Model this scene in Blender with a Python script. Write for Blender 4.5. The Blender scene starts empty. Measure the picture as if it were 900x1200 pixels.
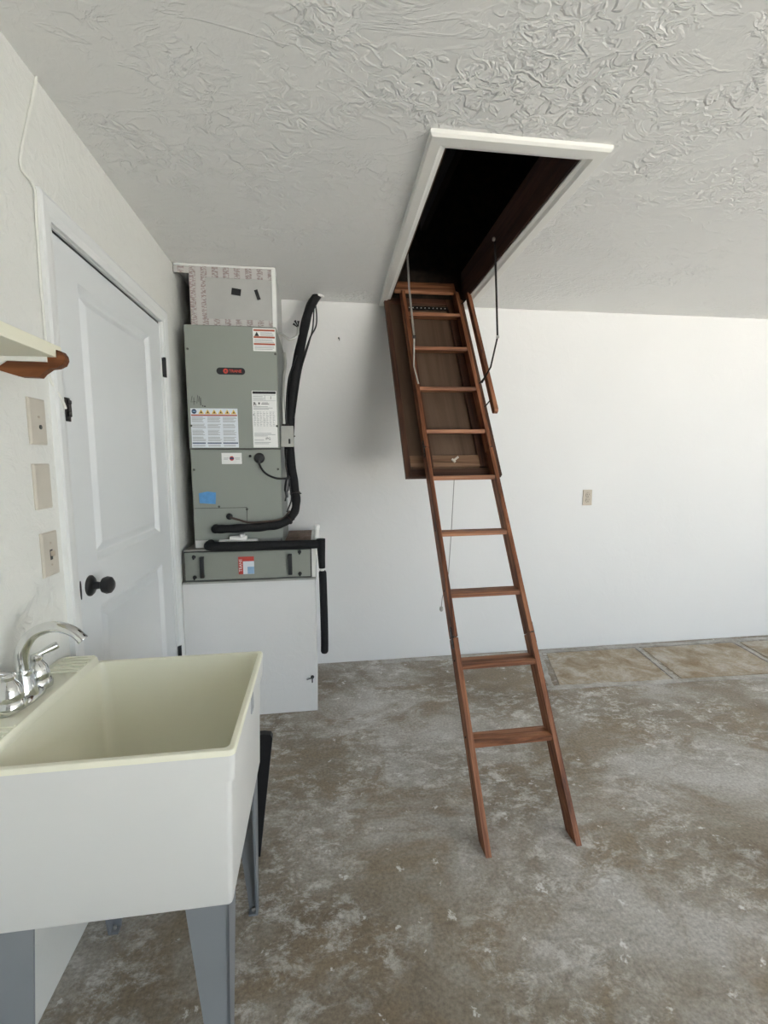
import bpy, bmesh, math, random
from mathutils import Vector, Matrix, Euler
S = bpy.context.scene
C = S.collection
R = math.radians
random.seed(7)

# ------------------------------------------------------------------ camera
F_PX, YAW, PITCH, ROLL = 552.95, 0.138, -0.1088, -0.0055
fw = Vector((math.sin(YAW)*math.cos(PITCH), math.cos(YAW)*math.cos(PITCH), math.sin(PITCH)))
r0 = Vector((math.cos(YAW), -math.sin(YAW), 0)); u0 = r0.cross(fw)
rt = math.cos(ROLL)*r0 + math.sin(ROLL)*u0
up = -math.sin(ROLL)*r0 + math.cos(ROLL)*u0
cd = bpy.data.cameras.new('camera'); cam = bpy.data.objects.new('camera', cd); C.objects.link(cam)
cd.sensor_fit = 'VERTICAL'; cd.sensor_height = 36.0; cd.lens = F_PX/1200*36; cd.clip_start = 0.02
cam.matrix_world = Matrix(((rt.x, up.x, -fw.x, 0.7307), (rt.y, up.y, -fw.y, 0.0), (rt.z, up.z, -fw.z, 1.4137), (0, 0, 0, 1)))
S.camera = cam

# ------------------------------------------------------------------ sky, sun, exposure
W = bpy.data.worlds.new('sky'); S.world = W; W.use_nodes = True
wn = W.node_tree.nodes; bg = wn['Background']
bg.inputs['Color'].default_value = (0.74, 0.87, 1.0, 1); bg.inputs['Strength'].default_value = 2.3
sd = bpy.data.lights.new('sun', 'SUN'); sun = bpy.data.objects.new('sun', sd); C.objects.link(sun)
sd.energy = 42.0; sd.angle = R(0.53); sd.color = (1.0, 0.95, 0.86)
sun.rotation_euler = (R(-20), 0, R(12))          # high sun behind the house, on the driveway only
DOOR_X0, DOOR_X1, DOOR_Z, FRONT_Y = 2.0, 6.6, 2.25, -2.3   # open garage door behind the camera
pd = bpy.data.lights.new('garage_door_portal', 'AREA'); po = bpy.data.objects.new('garage_door_portal', pd); C.objects.link(po)
pd.shape = 'RECTANGLE'; pd.size = DOOR_X1-DOOR_X0; pd.size_y = DOOR_Z; pd.cycles.is_portal = True
po.location = ((DOOR_X0+DOOR_X1)/2, FRONT_Y-0.11, DOOR_Z/2); po.rotation_euler = (R(90), 0, 0)
po.rotation_euler = (R(90), 0, R(180))
vs = S.view_settings
vs.view_transform = 'Standard'; vs.look = 'None'; vs.gamma = 1.0; vs.use_curve_mapping = False; vs.exposure = 1.05

H, D = 2.44, 3.208          # ceiling height, back wall

# ------------------------------------------------------------------ materials
def mat(name, col, rough=0.6, metal=0.0, spec=0.5):
    m = bpy.data.materials.new(name); m.use_nodes = True
    b = m.node_tree.nodes['Principled BSDF']
    b.inputs['Base Color'].default_value = (*col, 1); b.inputs['Roughness'].default_value = rough
    b.inputs['Metallic'].default_value = metal; b.inputs['Specular IOR Level'].default_value = spec
    return m
class NT:
    def __init__(s, m): s.t = m.node_tree; s.n = s.t.nodes; s.l = s.t.links; s.b = s.n['Principled BSDF']
    def new(s, typ, **kw):
        x = s.n.new(typ)
        for k, v in kw.items(): setattr(x, k, v)
        return x
    def link(s, a, b): s.l.new(a, b)
    def noise(s, vec, scale, detail=4, rough=0.55, dist=0.0):
        x = s.new('ShaderNodeTexNoise'); x.inputs['Scale'].default_value = scale; x.inputs['Detail'].default_value = detail
        x.inputs['Roughness'].default_value = rough; x.inputs['Distortion'].default_value = dist
        s.link(vec, x.inputs['Vector']); return x.outputs['Fac']
    def ramp(s, fac, stops):
        x = s.new('ShaderNodeValToRGB'); e = x.color_ramp.elements
        while len(e) < len(stops): e.new(0.5)
        for i, (p, c) in enumerate(stops):
            e[i].position = p; e[i].color = (*c, 1) if len(c) == 3 else c
        s.link(fac, x.inputs['Fac']); return x.outputs['Color']
    def coord(s, out='Object', scale=(1, 1, 1), rot=(0, 0, 0)):
        tc = s.new('ShaderNodeTexCoord'); mp = s.new('ShaderNodeMapping')
        mp.inputs['Scale'].default_value = scale; mp.inputs['Rotation'].default_value = rot
        s.link(tc.outputs[out], mp.inputs['Vector']); return mp.outputs['Vector']
    def mix(s, fac, a, b, mode='MIX'):
        x = s.new('ShaderNodeMix', data_type='RGBA', blend_type=mode)
        for k, v in ((0, fac), (6, a), (7, b)):
            if hasattr(v, 'is_linked'): s.link(v, x.inputs[k])
            elif k == 0: x.inputs[0].default_value = v
            else: x.inputs[k].default_value = (*v, 1)
        return x.outputs[2]
    def math(s, op, a, b=0.0):
        x = s.new('ShaderNodeMath', operation=op)
        for k, v in ((0, a), (1, b)):
            if hasattr(v, 'is_linked'): s.link(v, x.inputs[k])
            else: x.inputs[k].default_value = v
        return x.outputs[0]
    def bump(s, h, dist, strength=1.0):
        x = s.new('ShaderNodeBump'); x.inputs['Distance'].default_value = dist; x.inputs['Strength'].default_value = strength
        s.link(h, x.inputs['Height']); s.link(x.outputs['Normal'], s.b.inputs['Normal'])
    def col(s, c): s.link(c, s.b.inputs['Base Color'])

def wall_paint(name, col, lump, fine, amt):
    m = mat(name, col, 0.55, spec=0.3); t = NT(m); v = t.coord()
    a = t.noise(v, lump, 5, 0.6, 0.6); b = t.noise(v, fine, 3, 0.5)
    c = t.ramp(a, [(0.45, (0, 0, 0)), (0.62, (1, 1, 1))])
    t.bump(t.math('ADD', c, t.math('MULTIPLY', b, 0.35)), amt, 0.8)
    g = t.noise(v, 0.9, 3); t.col(t.ramp(g, [(0.3, tuple(x*0.965 for x in col)), (0.7, col)]))
    return m
M = {}
M['wall_back'] = wall_paint('white_wall_paint', (0.79, 0.785, 0.775), 9, 60, 0.0007)
M['wall_left'] = wall_paint('cream_wall_paint', (0.81, 0.81, 0.768), 20, 80, 0.0016)
M['platform'] = wall_paint('platform_plaster', (0.79, 0.785, 0.775), 18, 60, 0.0008)

def ceiling_mat():
    m = mat('knockdown_ceiling', (0.86, 0.855, 0.84), 0.6, spec=0.25); t = NT(m); v = t.coord()
    zone = t.ramp(t.noise(v, 1.7, 3, 0.6, 0.6), [(0.44, (0.05, 0.05, 0.05)), (0.62, (1, 1, 1))])
    a = t.noise(v, 21, 3, 0.55, 1.0); ridge = t.ramp(a, [(0.44, (0, 0, 0)), (0.56, (1, 1, 1)), (0.75, (0.7, 0.7, 0.7))])
    vs_ = t.coord(scale=(1, 2.2, 1), rot=(0, 0, R(-20)))
    bigr = t.ramp(t.noise(vs_, 3.2, 4, 0.55, 1.3), [(0.485, (0, 0, 0)), (0.51, (1, 1, 1)), (0.56, (0, 0, 0))])
    fine = t.noise(v, 75, 2, 0.5)
    h = t.math('ADD', t.math('MULTIPLY', ridge, zone), t.math('MULTIPLY', fine, 0.10))
    h = t.math('ADD', h, t.math('MULTIPLY', bigr, 0.22))
    t.bump(h, 0.0068, 0.8)
    return m
M['ceiling'] = ceiling_mat()

def floor_mat():
    m = mat('worn_concrete', (0.3, 0.28, 0.25), 0.62, spec=0.35); t = NT(m); v = t.coord()
    vr = t.coord(scale=(1.0, 1.5, 1), rot=(0, 0, R(32)))
    big = t.noise(v, 1.3, 6, 0.62, 0.5)
    base = t.ramp(big, [(0.34, (0.20, 0.158, 0.112)), (0.46, (0.30, 0.262, 0.212)), (0.56, (0.43, 0.405, 0.37)), (0.70, (0.58, 0.565, 0.545))])
    brown = t.ramp(t.noise(vr, 2.1, 6, 0.62, 0.7), [(0.49, (0, 0, 0)), (0.60, (1, 1, 1))])
    c = t.mix(t.math('MULTIPLY', brown, 0.75), base, (0.270, 0.212, 0.145))
    sc = t.noise(vr, 9.5, 10, 0.82, 0.3)
    scm = t.ramp(sc, [(0.49, (0, 0, 0)), (0.60, (1, 1, 1))])
    zone = t.ramp(t.noise(v, 2.3, 4, 0.6), [(0.40, (0, 0, 0)), (0.58, (1, 1, 1))])
    c = t.mix(t.math('MULTIPLY', t.math('MULTIPLY', scm, zone), 0.72), c, (0.76, 0.755, 0.735))
    sp = t.ramp(t.noise(v, 13, 6, 0.7, 0.3), [(0.63, (0, 0, 0)), (0.67, (1, 1, 1))])
    c = t.mix(t.math('MULTIPLY', sp, 0.75), c, (0.85, 0.85, 0.84))
    dk = t.ramp(t.noise(vr, 9, 7, 0.72, 0.4), [(0.33, (1, 1, 1)), (0.44, (0, 0, 0))])
    c = t.mix(t.math('MULTIPLY', dk, 0.40), c, (0.19, 0.16, 0.125))
    gr = t.noise(v, 85, 4, 0.65)
    c = t.mix(0.55, c, t.ramp(gr, [(0.3, (0.25, 0.25, 0.25)), (0.7, (0.75, 0.75, 0.75))]), 'OVERLAY')
    t.col(c)
    t.link(t.ramp(big, [(0.3, (0.42,)*3), (0.7, (0.75,)*3)]), t.b.inputs['Roughness'])
    t.bump(t.math('ADD', t.math('MULTIPLY', sc, 0.8), t.math('MULTIPLY', gr, 0.25)), 0.004, 0.6)
    return m
M['floor'] = floor_mat()

def patch_mat(name, c0, c1, c2):
    m = mat(name, c1, 0.75, spec=0.2); t = NT(m); v = t.coord()
    a = t.noise(v, 6, 7, 0.7, 0.6); g = t.noise(v, 70, 3)
    t.col(t.mix(0.3, t.ramp(a, [(0.34, c0), (0.5, c1), (0.66, c2)]), t.ramp(g, [(0.3, (0.3,)*3), (0.7, (0.75,)*3)]), 'OVERLAY'))
    t.bump(a, 0.003, 0.5); return m
M['patch'] = patch_mat('tan_stained_concrete', (0.30, 0.225, 0.145), (0.42, 0.355, 0.27), (0.55, 0.52, 0.47))
M['mortar'] = patch_mat('grey_mortar', (0.34, 0.31, 0.275), (0.46, 0.44, 0.41), (0.57, 0.56, 0.54))

def wood(name, cols, axis, scale=1.0, rough=0.55):
    m = mat(name, cols[1], rough, spec=0.3); t = NT(m)
    s = [26*scale, 26*scale, 26*scale]; s[axis] = 1.6*scale
    oi = t.new('ShaderNodeObjectInfo'); tc = t.new('ShaderNodeTexCoord'); mp = t.new('ShaderNodeMapping')
    mp.inputs['Scale'].default_value = s
    ad = t.new('ShaderNodeVectorMath', operation='ADD'); cx = t.new('ShaderNodeCombineXYZ')
    rm = t.math('MULTIPLY', oi.outputs['Random'], 20.0)
    for i in range(3): t.link(rm, cx.inputs[i])
    t.link(tc.outputs['Object'], ad.inputs[0]); t.link(cx.outputs[0], ad.inputs[1]); t.link(ad.outputs[0], mp.inputs['Vector'])
    a = t.noise(mp.outputs['Vector'], 1.0, 6, 0.65, 1.1)
    lo = t.noise(ad.outputs[0], 3.5, 3)
    c = t.ramp(a, [(0.36, cols[0]), (0.5, cols[1]), (0.64, cols[2])])
    c = t.mix(t.math('MULTIPLY', lo, 0.45), c, cols[0])
    t.col(c); t.bump(a, 0.0012, 0.5); return m
WR = [(0.060, 0.020, 0.010), (0.235, 0.086, 0.038), (0.44, 0.19, 0.094)]
M['rail'] = wood('red_brown_wood_along', WR, 1)
M['tread'] = wood('red_brown_wood_across', [(0.10, 0.036, 0.016), (0.31, 0.126, 0.060), (0.50, 0.24, 0.128)], 0)
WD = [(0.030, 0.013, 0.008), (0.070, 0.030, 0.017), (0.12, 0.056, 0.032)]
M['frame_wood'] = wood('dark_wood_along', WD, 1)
M['frame_wood_x'] = wood('dark_wood_across', WD, 0)
M['ply'] = wood('aged_plywood', [(0.080, 0.048, 0.030), (0.110, 0.069, 0.045), (0.14, 0.092, 0.062)], 1, 0.30, 0.7)
M['batten'] = wood('brown_batten', [(0.10, 0.052, 0.028), (0.19, 0.105, 0.060), (0.27, 0.165, 0.10)], 0)
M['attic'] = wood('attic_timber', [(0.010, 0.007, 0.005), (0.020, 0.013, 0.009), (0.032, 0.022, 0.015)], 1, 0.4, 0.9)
M['bracket'] = wood('stained_bracket', [(0.075, 0.024, 0.009), (0.17, 0.058, 0.020), (0.26, 0.095, 0.034)], 0)

def speckle(name, col, var, scale, rough, metal=0.0, bumpd=0.0, spec=0.5):
    m = mat(name, col, rough, metal, spec); t = NT(m); v = t.coord()
    a = t.noise(v, scale, 4, 0.6)
    t.col(t.ramp(a, [(0.3, tuple(max(0, x*(1-var)) for x in col)), (0.7, tuple(min(1, x*(1+var)) for x in col))]))
    if bumpd: t.bump(a, bumpd, 0.5)
    return m
M['trim'] = speckle('white_trim_paint', (0.84, 0.83, 0.79), 0.02, 4, 0.35)
M['door'] = speckle('door_white_paint', (0.78, 0.80, 0.805), 0.015, 2, 0.38)
M['casing'] = speckle('casing_white_paint', (0.82, 0.83, 0.82), 0.015, 5, 0.35)
M['tub'] = speckle('cream_plastic', (0.92, 0.90, 0.735), 0.012, 3, 0.32)
M['shelf'] = speckle('cream_shelf_paint', (0.86, 0.84, 0.68), 0.02, 5, 0.4)
M['tub_shade'] = speckle('cream_plastic_shade', (0.75, 0.745, 0.72), 0.012, 3, 0.38)  # same plastic as the basin, greyed to paint shade on the outer faces
M['leg'] = speckle('blue_grey_plastic', (0.225, 0.24, 0.258), 0.03, 8, 0.45)
M['chrome'] = speckle('chrome', (0.72, 0.73, 0.72), 0.02, 30, 0.08, 1.0)
M['ah'] = speckle('grey_green_sheet_metal', (0.275, 0.295, 0.263), 0.02, 3, 0.45)
M['ah_side'] = speckle('galvanised_side', (0.20, 0.215, 0.195), 0.10, 5, 0.5)
M['galv'] = speckle('galvanised_steel', (0.46, 0.46, 0.43), 0.10, 14, 0.4, 0.6)
M['filter'] = speckle('filter_door_paint', (0.27, 0.285, 0.25), 0.05, 4, 0.45)
M['dusty'] = patch_mat('dusty_brown_top', (0.16, 0.11, 0.085), (0.25, 0.18, 0.145), (0.33, 0.26, 0.22))
M['black'] = speckle('black_foam', (0.010, 0.010, 0.011), 0.3, 60, 0.7, 0, 0.001, 0.3)
M['blackp'] = speckle('black_plastic', (0.012, 0.012, 0.013), 0.2, 30, 0.4)
M['dark_metal'] = speckle('dark_steel', (0.035, 0.030, 0.028), 0.3, 40, 0.4, 0.7)
M['pale_metal'] = speckle('zinc_steel', (0.42, 0.41, 0.38), 0.15, 40, 0.35, 0.7)
M['plate'] = speckle('almond_plastic', (0.50, 0.43, 0.34), 0.02, 8, 0.4)
M['plate2'] = speckle('painted_plate', (0.60, 0.555, 0.475), 0.05, 14, 0.45)
M['pvc'] = speckle('white_pvc', (0.80, 0.79, 0.76), 0.05, 14, 0.4)
M['label'] = speckle('white_label', (0.82, 0.82, 0.80), 0.02, 30, 0.5)
M['label_blue'] = speckle('pale_blue_label', (0.74, 0.78, 0.83), 0.02, 30, 0.5)
M['ink'] = speckle('grey_print', (0.40, 0.41, 0.42), 0.05, 80, 0.6)
M['black_ink'] = speckle('black_print', (0.02, 0.02, 0.022), 0.05, 80, 0.6)
M['navy'] = speckle('navy_print', (0.035, 0.06, 0.13), 0.05, 80, 0.6)
M['red'] = speckle('red_print', (0.50, 0.055, 0.04), 0.05, 80, 0.5)
M['rust_print'] = speckle('rust_red_print', (0.42, 0.10, 0.055), 0.05, 80, 0.5)
M['yellow'] = speckle('yellow_print', (0.75, 0.52, 0.13), 0.05, 80, 0.5)
M['blue'] = speckle('blue_tape', (0.10, 0.30, 0.60), 0.1, 40, 0.6)
M['lt_blue'] = speckle('light_blue_print', (0.30, 0.47, 0.68), 0.15, 20, 0.5)
M['cord'] = speckle('grey_string', (0.30, 0.29, 0.27), 0.1, 40, 0.8)
M['screw'] = speckle('dull_screw', (0.10, 0.10, 0.09), 0.1, 60, 0.4, 0.6)
M['foil'] = speckle('silver_duct_board', (0.47, 0.47, 0.455), 0.05, 7, 0.42, 0.15, 0.003)
def foil_tape():
    m = mat('printed_foil_tape', (0.62, 0.60, 0.58), 0.38, 0.15); t = NT(m); v = t.coord()
    a = t.noise(t.coord(scale=(60, 60, 170)), 1.0, 3, 0.6)
    rows = t.ramp(a, [(0.46, (0, 0, 0)), (0.52, (1, 1, 1))])
    w = t.new('ShaderNodeTexWave', wave_type='BANDS', bands_direction='X'); w.inputs['Scale'].default_value = 5.5
    w.inputs['Distortion'].default_value = 0.8; t.link(v, w.inputs['Vector'])
    k = t.ramp(w.outputs['Fac'], [(0.35, (0, 0, 0)), (0.5, (1, 1, 1))])
    t.col(t.mix(t.math('MULTIPLY', t.math('MULTIPLY', rows, k), 0.65), (0.54, 0.525, 0.51), (0.23, 0.13, 0.13)))
    t.bump(t.noise(v, 22, 3), 0.004, 0.6); return m
M['tape'] = foil_tape()
M['wire'] = speckle('white_painted_cable', (0.80, 0.80, 0.75), 0.03, 30, 0.5)
M['driveway'] = speckle('driveway_concrete', (0.46, 0.45, 0.43), 0.08, 2, 0.8)
M['red_brown_cap'] = speckle('brown_tube', (0.07, 0.045, 0.035), 0.1, 30, 0.5)

# ------------------------------------------------------------------ mesh helpers
class MB:
    def __init__(s): s.b = bmesh.new()
    def box(s, x0, x1, y0, y1, z0, z1, bev=0.0, seg=1, mtx=None):
        g = bmesh.ops.create_cube(s.b, size=1.0); vs_ = g['verts']
        for v in vs_:
            v.co = Vector(((x0+x1)/2+v.co.x*(x1-x0), (y0+y1)/2+v.co.y*(y1-y0), (z0+z1)/2+v.co.z*(z1-z0)))
        if bev:
            es = list({e for v in vs_ for e in v.link_edges})
            r = bmesh.ops.bevel(s.b, geom=es, offset=bev, segments=seg, affect='EDGES', profile=0.5)
            vs_ = list({v for f in r['faces'] for v in f.verts} | {v for v in vs_ if v.is_valid})
        if mtx is not None:
            for v in vs_: v.co = mtx @ v.co
        return s
    def poly(s, pts, ext):
        """closed polygon (3D points) extruded by vector ext"""
        e = Vector(ext); a = [s.b.verts.new(Vector(p)) for p in pts]; b = [s.b.verts.new(Vector(p)+e) for p in pts]
        n = len(a); s.b.faces.new(a); s.b.faces.new(list(reversed(b)))
        for i in range(n): s.b.faces.new((a[i], b[i], b[(i+1) % n], a[(i+1) % n]))
        return s
    def tube(s, pts, r, n=10, cap=True):
        pts = [Vector(p) for p in pts]; rings = []; N = len(pts)
        rs = r if isinstance(r, (list, tuple)) else [r]*N
        t = (pts[1]-pts[0]).normalized(); ref = Vector((0, 0, 1)) if abs(t.z) < 0.9 else Vector((1, 0, 0))
        nr = t.cross(ref).normalized()
        for i, p in enumerate(pts):
            t = (pts[min(i+1, N-1)]-pts[max(i-1, 0)]).normalized()
            nr = (nr-t*nr.dot(t)).normalized(); bn = t.cross(nr)
            rings.append([s.b.verts.new(p+rs[i]*(math.cos(2*math.pi*k/n)*nr+math.sin(2*math.pi*k/n)*bn)) for k in range(n)])
        for a, b in zip(rings, rings[1:]):
            for k in range(n): s.b.faces.new((a[k], a[(k+1) % n], b[(k+1) % n], b[k]))
        if cap: s.b.faces.new(list(reversed(rings[0]))); s.b.faces.new(rings[-1])
        return s
    def lathe(s, prof, origin, axis=(0, 0, 1), n=20):
        """prof: list of (radius, height) along axis"""
        ax = Vector(axis).normalized(); ref = Vector((1, 0, 0)) if abs(ax.x) < 0.9 else Vector((0, 1, 0))
        a = ax.cross(ref).normalized(); b = ax.cross(a); o = Vector(origin); rings = []
        for (r, h) in prof:
            rings.append([s.b.verts.new(o+ax*h+r*(math.cos(2*math.pi*k/n)*a+math.sin(2*math.pi*k/n)*b)) for k in range(n)])
        for p, q in zip(rings, rings[1:]):
            for k in range(n): s.b.faces.new((p[k], p[(k+1) % n], q[(k+1) % n], q[k]))
        s.b.faces.new(list(reversed(rings[0]))); s.b.faces.new(rings[-1]); return s
    def loft(s, loops, cap0=True, cap1=True):
        rings = [[s.b.verts.new(Vector(p)) for p in L] for L in loops]
        for p, q in zip(rings, rings[1:]):
            n = len(p)
            for k in range(n): s.b.faces.new((p[k], p[(k+1) % n], q[(k+1) % n], q[k]))
        if cap0: s.b.faces.new(list(reversed(rings[0])))
        if cap1: s.b.faces.new(rings[-1])
        return s
    def build(s, name, m, parent=None, off=None, smooth=False, loc=None):
        bmesh.ops.recalc_face_normals(s.b, faces=s.b.faces)
        if off is not None: bmesh.ops.translate(s.b, verts=s.b.verts, vec=-Vector(off))
        me = bpy.data.meshes.new(name); s.b.to_mesh(me); s.b.free()
        me.materials.append(M[m] if isinstance(m, str) else m)
        if smooth:
            me.shade_smooth()
            me.set_sharp_from_angle(angle=R(40))
        o = bpy.data.objects.new(name, me); C.objects.link(o)
        if parent: o.parent = parent
        if loc is not None: o.location = loc
        return o
def B(*a, **k): return MB().box(*a, **k)
def tag(o, label=None, cat=None, group=None, kind=None):
    if label: o['label'] = label
    if cat: o['category'] = cat
    if group: o['group'] = group
    if kind: o['kind'] = kind
    return o
def empty(name, loc, label=None, cat=None, group=None, kind=None):
    o = bpy.data.objects.new(name, None); C.objects.link(o); o.location = loc; o.empty_display_size = 0.05
    return tag(o, label, cat, group, kind)
def spline(pts, k=8):
    P = [Vector(p) for p in pts]; P = [2*P[0]-P[1]]+P+[2*P[-1]-P[-2]]; out = []
    for i in range(1, len(P)-2):
        a, b, c, d = P[i-1:i+3]
        for j in range(k):
            t = j/k
            out.append(0.5*((2*b)+(c-a)*t+(2*a-5*b+4*c-d)*t*t+(3*b-a-3*c+d)*t**3))
    out.append(P[-2]); return out
def rrect(x0, x1, y0, y1, r, z, n=5):
    out = []
    for cx, cy, a0 in ((x1-r, y1-r, 0), (x0+r, y1-r, 90), (x0+r, y0+r, 180), (x1-r, y0+r, 270)):
        for k in range(n+1):
            a = R(a0+90*k/n); out.append((cx+r*math.cos(a), cy+r*math.sin(a), z))
    return out
def text(name, body, size, m, x, y, z, parent, off, rot=(90, 0, 0), align='CENTER', thick=0.0003, bold=0.0):
    cu = bpy.data.curves.new(name, 'FONT'); cu.body = body; cu.size = size; cu.extrude = thick; cu.align_x = align; cu.align_y = 'CENTER'
    cu.offset = bold; cu.resolution_u = 3
    t = bpy.data.objects.new(name+'_curve', cu); me = bpy.data.meshes.new_from_object(t)
    me.transform(Matrix.Translation(Vector((x, y, z))-Vector(off)) @ Euler([R(q) for q in rot]).to_matrix().to_4x4())
    bpy.data.objects.remove(t); me.materials.clear(); me.materials.append(M[m])
    o = bpy.data.objects.new(name, me); C.objects.link(o); o.parent = parent; return o

# ------------------------------------------------------------------ the room
XR = 7.0
fl = B(-0.15, XR+0.15, FRONT_Y-0.1, D+0.15, -0.12, 0.0).build('floor', 'floor'); tag(fl, kind='structure')
dv = B(-8, 16, -22, FRONT_Y-0.1, -0.15, -0.03).build('driveway', 'driveway'); tag(dv, kind='structure')
# tan stained slabs let into the concrete along the back wall, with mortar ridges between them
for (a, b, c, d_) in [((2.21, 2.655), (2.96, 2.62), (3.05, 3.115), (2.36, 3.125)), ((3.03, 2.62), (3.76, 2.60), (3.86, 3.10), (3.115, 3.11)), ((3.83, 2.60), (4.55, 2.57), (4.62, 3.09), (3.93, 3.10))]:
    MB().poly([(q[0], q[1], 0.0005) for q in (a, b, c, d_)], (0, 0, 0.004)).build('slab_patch', 'patch', fl)
for (p, q, w) in [((2.985, 2.61), (3.085, 3.14), 0.034), ((3.785, 2.58), (3.90, 3.13), 0.032), ((2.10, 2.63), (2.985, 2.592), 0.045), ((2.985, 2.592), (4.6, 2.535), 0.040), ((1.15, 3.165), (2.35, 3.16), 0.05), ((2.35, 3.16), (4.6, 3.135), 0.045), ((2.14, 2.63), (2.31, 3.14), 0.03)]:
    P, Q = Vector((*p, 0.0008)), Vector((*q, 0.0008)); t = (Q-P).normalized(); n = Vector((-t.y, t.x, 0)); N = 14
    A = [P.lerp(Q, k/N)+n*(w/2+random.uniform(-.006, .006)) for k in range(N+1)]
    A2 = [P.lerp(Q, k/N)-n*(w/2+random.uniform(-.006, .006)) for k in range(N+1)]
    MB().poly(A+A2[::-1], (0, 0, 0.0048)).build('mortar_ridge', 'mortar', fl)

# ceiling with the attic hatch hole
hx = ((1.155, 1.620), (1.658, 1.620), (1.712, 3.185), (1.202, 3.185))   # hole corners near-left, near-right, far-right, far-left
def ceil_poly(pts): return [(x, y, H) for x, y in pts]
cb = MB(); e = (0, 0, 0.16)
cb.poly(ceil_poly([(-0.1, FRONT_Y-0.1), (XR+0.1, FRONT_Y-0.1), (XR+0.1, 1.620), (-0.1, 1.620)]), e)
cb.poly(ceil_poly([(-0.1, 1.620), hx[0], hx[3], (-0.1, 3.185)]), e)
cb.poly(ceil_poly([hx[1], (XR+0.1, 1.620), (XR+0.1, 3.185), hx[2]]), e)
cb.poly(ceil_poly([(-0.1, 3.185), (XR+0.1, 3.185), (XR+0.1, D+0.1), (-0.1, D+0.1)]), e)
tag(cb.build('ceiling', 'ceiling'), kind='structure')

DY0, DY1, DZ = 1.500, 2.470, 2.085          # rough door opening
wl = MB(); wl.box(-0.12, 0, FRONT_Y, DY0, 0, H); wl.box(-0.12, 0, DY1, D, 0, H); wl.box(-0.12, 0, DY0, DY1, DZ, H)
tag(wl.build('wall_left', 'wall_left'), kind='structure')
tag(B(-0.12, XR+0.12, D, D+0.12, 0, H).build('wall_back', 'wall_back'), kind='structure')
tag(B(XR, XR+0.12, FRONT_Y, D, 0, H).build('wall_right', 'wall_back'), kind='structure')
wf = MB(); wf.box(-0.12, DOOR_X0, FRONT_Y-0.1, FRONT_Y, 0, H); wf.box(DOOR_X1, XR+0.12, FRONT_Y-0.1, FRONT_Y, 0, H); wf.box(DOOR_X0, DOOR_X1, FRONT_Y-0.1, FRONT_Y, DOOR_Z, H)
tag(wf.build('wall_front', 'wall_back'), kind='structure')
# attic shell above the ceiling
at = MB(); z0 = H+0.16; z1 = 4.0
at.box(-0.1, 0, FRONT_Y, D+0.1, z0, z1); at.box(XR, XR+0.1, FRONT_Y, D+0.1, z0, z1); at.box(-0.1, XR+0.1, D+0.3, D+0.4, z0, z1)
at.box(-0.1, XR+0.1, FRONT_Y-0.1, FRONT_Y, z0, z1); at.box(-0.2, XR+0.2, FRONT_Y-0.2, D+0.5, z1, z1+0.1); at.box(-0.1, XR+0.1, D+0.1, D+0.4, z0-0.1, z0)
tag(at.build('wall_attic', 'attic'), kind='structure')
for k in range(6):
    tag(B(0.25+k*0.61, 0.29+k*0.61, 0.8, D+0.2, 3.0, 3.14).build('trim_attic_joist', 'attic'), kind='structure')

# hatch trim: four mitred casing boards with a bevelled inner edge
tr = empty('trim_2', (1.45, 2.4, H), kind='structure')
O4 = [(1.100, 1.551), (1.715, 1.551), (1.778, 3.203), (1.146, 3.203)]
I4 = [(1.166, 1.628), (1.648, 1.628), (1.702, 3.200), (1.213, 3.200)]
def lerp2(a, b, t): return (a[0]+(b[0]-a[0])*t, a[1]+(b[1]-a[1])*t)
for k in (0, 1, 3):
    o0, o1, i0, i1 = O4[k], O4[(k+1) % 4], I4[k], I4[(k+1) % 4]
    loops = []
    for t, z in ((0, H), (0, H-0.012), (0.10, H-0.019), (0.62, H-0.019), (0.78, H-0.010), (1.0, H-0.006), (1.0, H)):
        a, b = lerp2(o0, i0, t), lerp2(o1, i1, t); loops.append([(a[0], a[1], z), (b[0], b[1], z)])
    mb = MB(); n = len(loops)
    va = [mb.b.verts.new(L[0]) for L in loops]; vb = [mb.b.verts.new(L[1]) for L in loops]
    for q in range(n): mb.b.faces.new((va[q], va[(q+1) % n], vb[(q+1) % n], vb[q]))
    mb.b.faces.new(va); mb.b.faces.new(vb[::-1])
    mb.build('casing_board', 'trim', tr, off=tr.location)

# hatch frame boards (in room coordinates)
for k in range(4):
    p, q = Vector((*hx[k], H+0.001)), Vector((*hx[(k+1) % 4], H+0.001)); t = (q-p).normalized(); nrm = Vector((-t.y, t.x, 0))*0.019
    MB().poly([p, q, q+nrm, p+nrm], (0, 0, 0.20)).build('frame_board', 'attic' if k == 2 else 'frame_wood', tr, off=tr.location)  # far board nearly black: the hatch's shade is put into its colour
for x, y in ((1.680, 2.30), (1.195, 2.62)):
    MB().lathe([(0.012, 0), (0.012, 0.004), (0.006, 0.012)], (x if x > 1.4 else x+0.004, y, H+0.10), (-1 if x > 1.4 else 1, 0, 0), 12).build('spring_eye', 'pale_metal', tr, off=tr.location)

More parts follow.
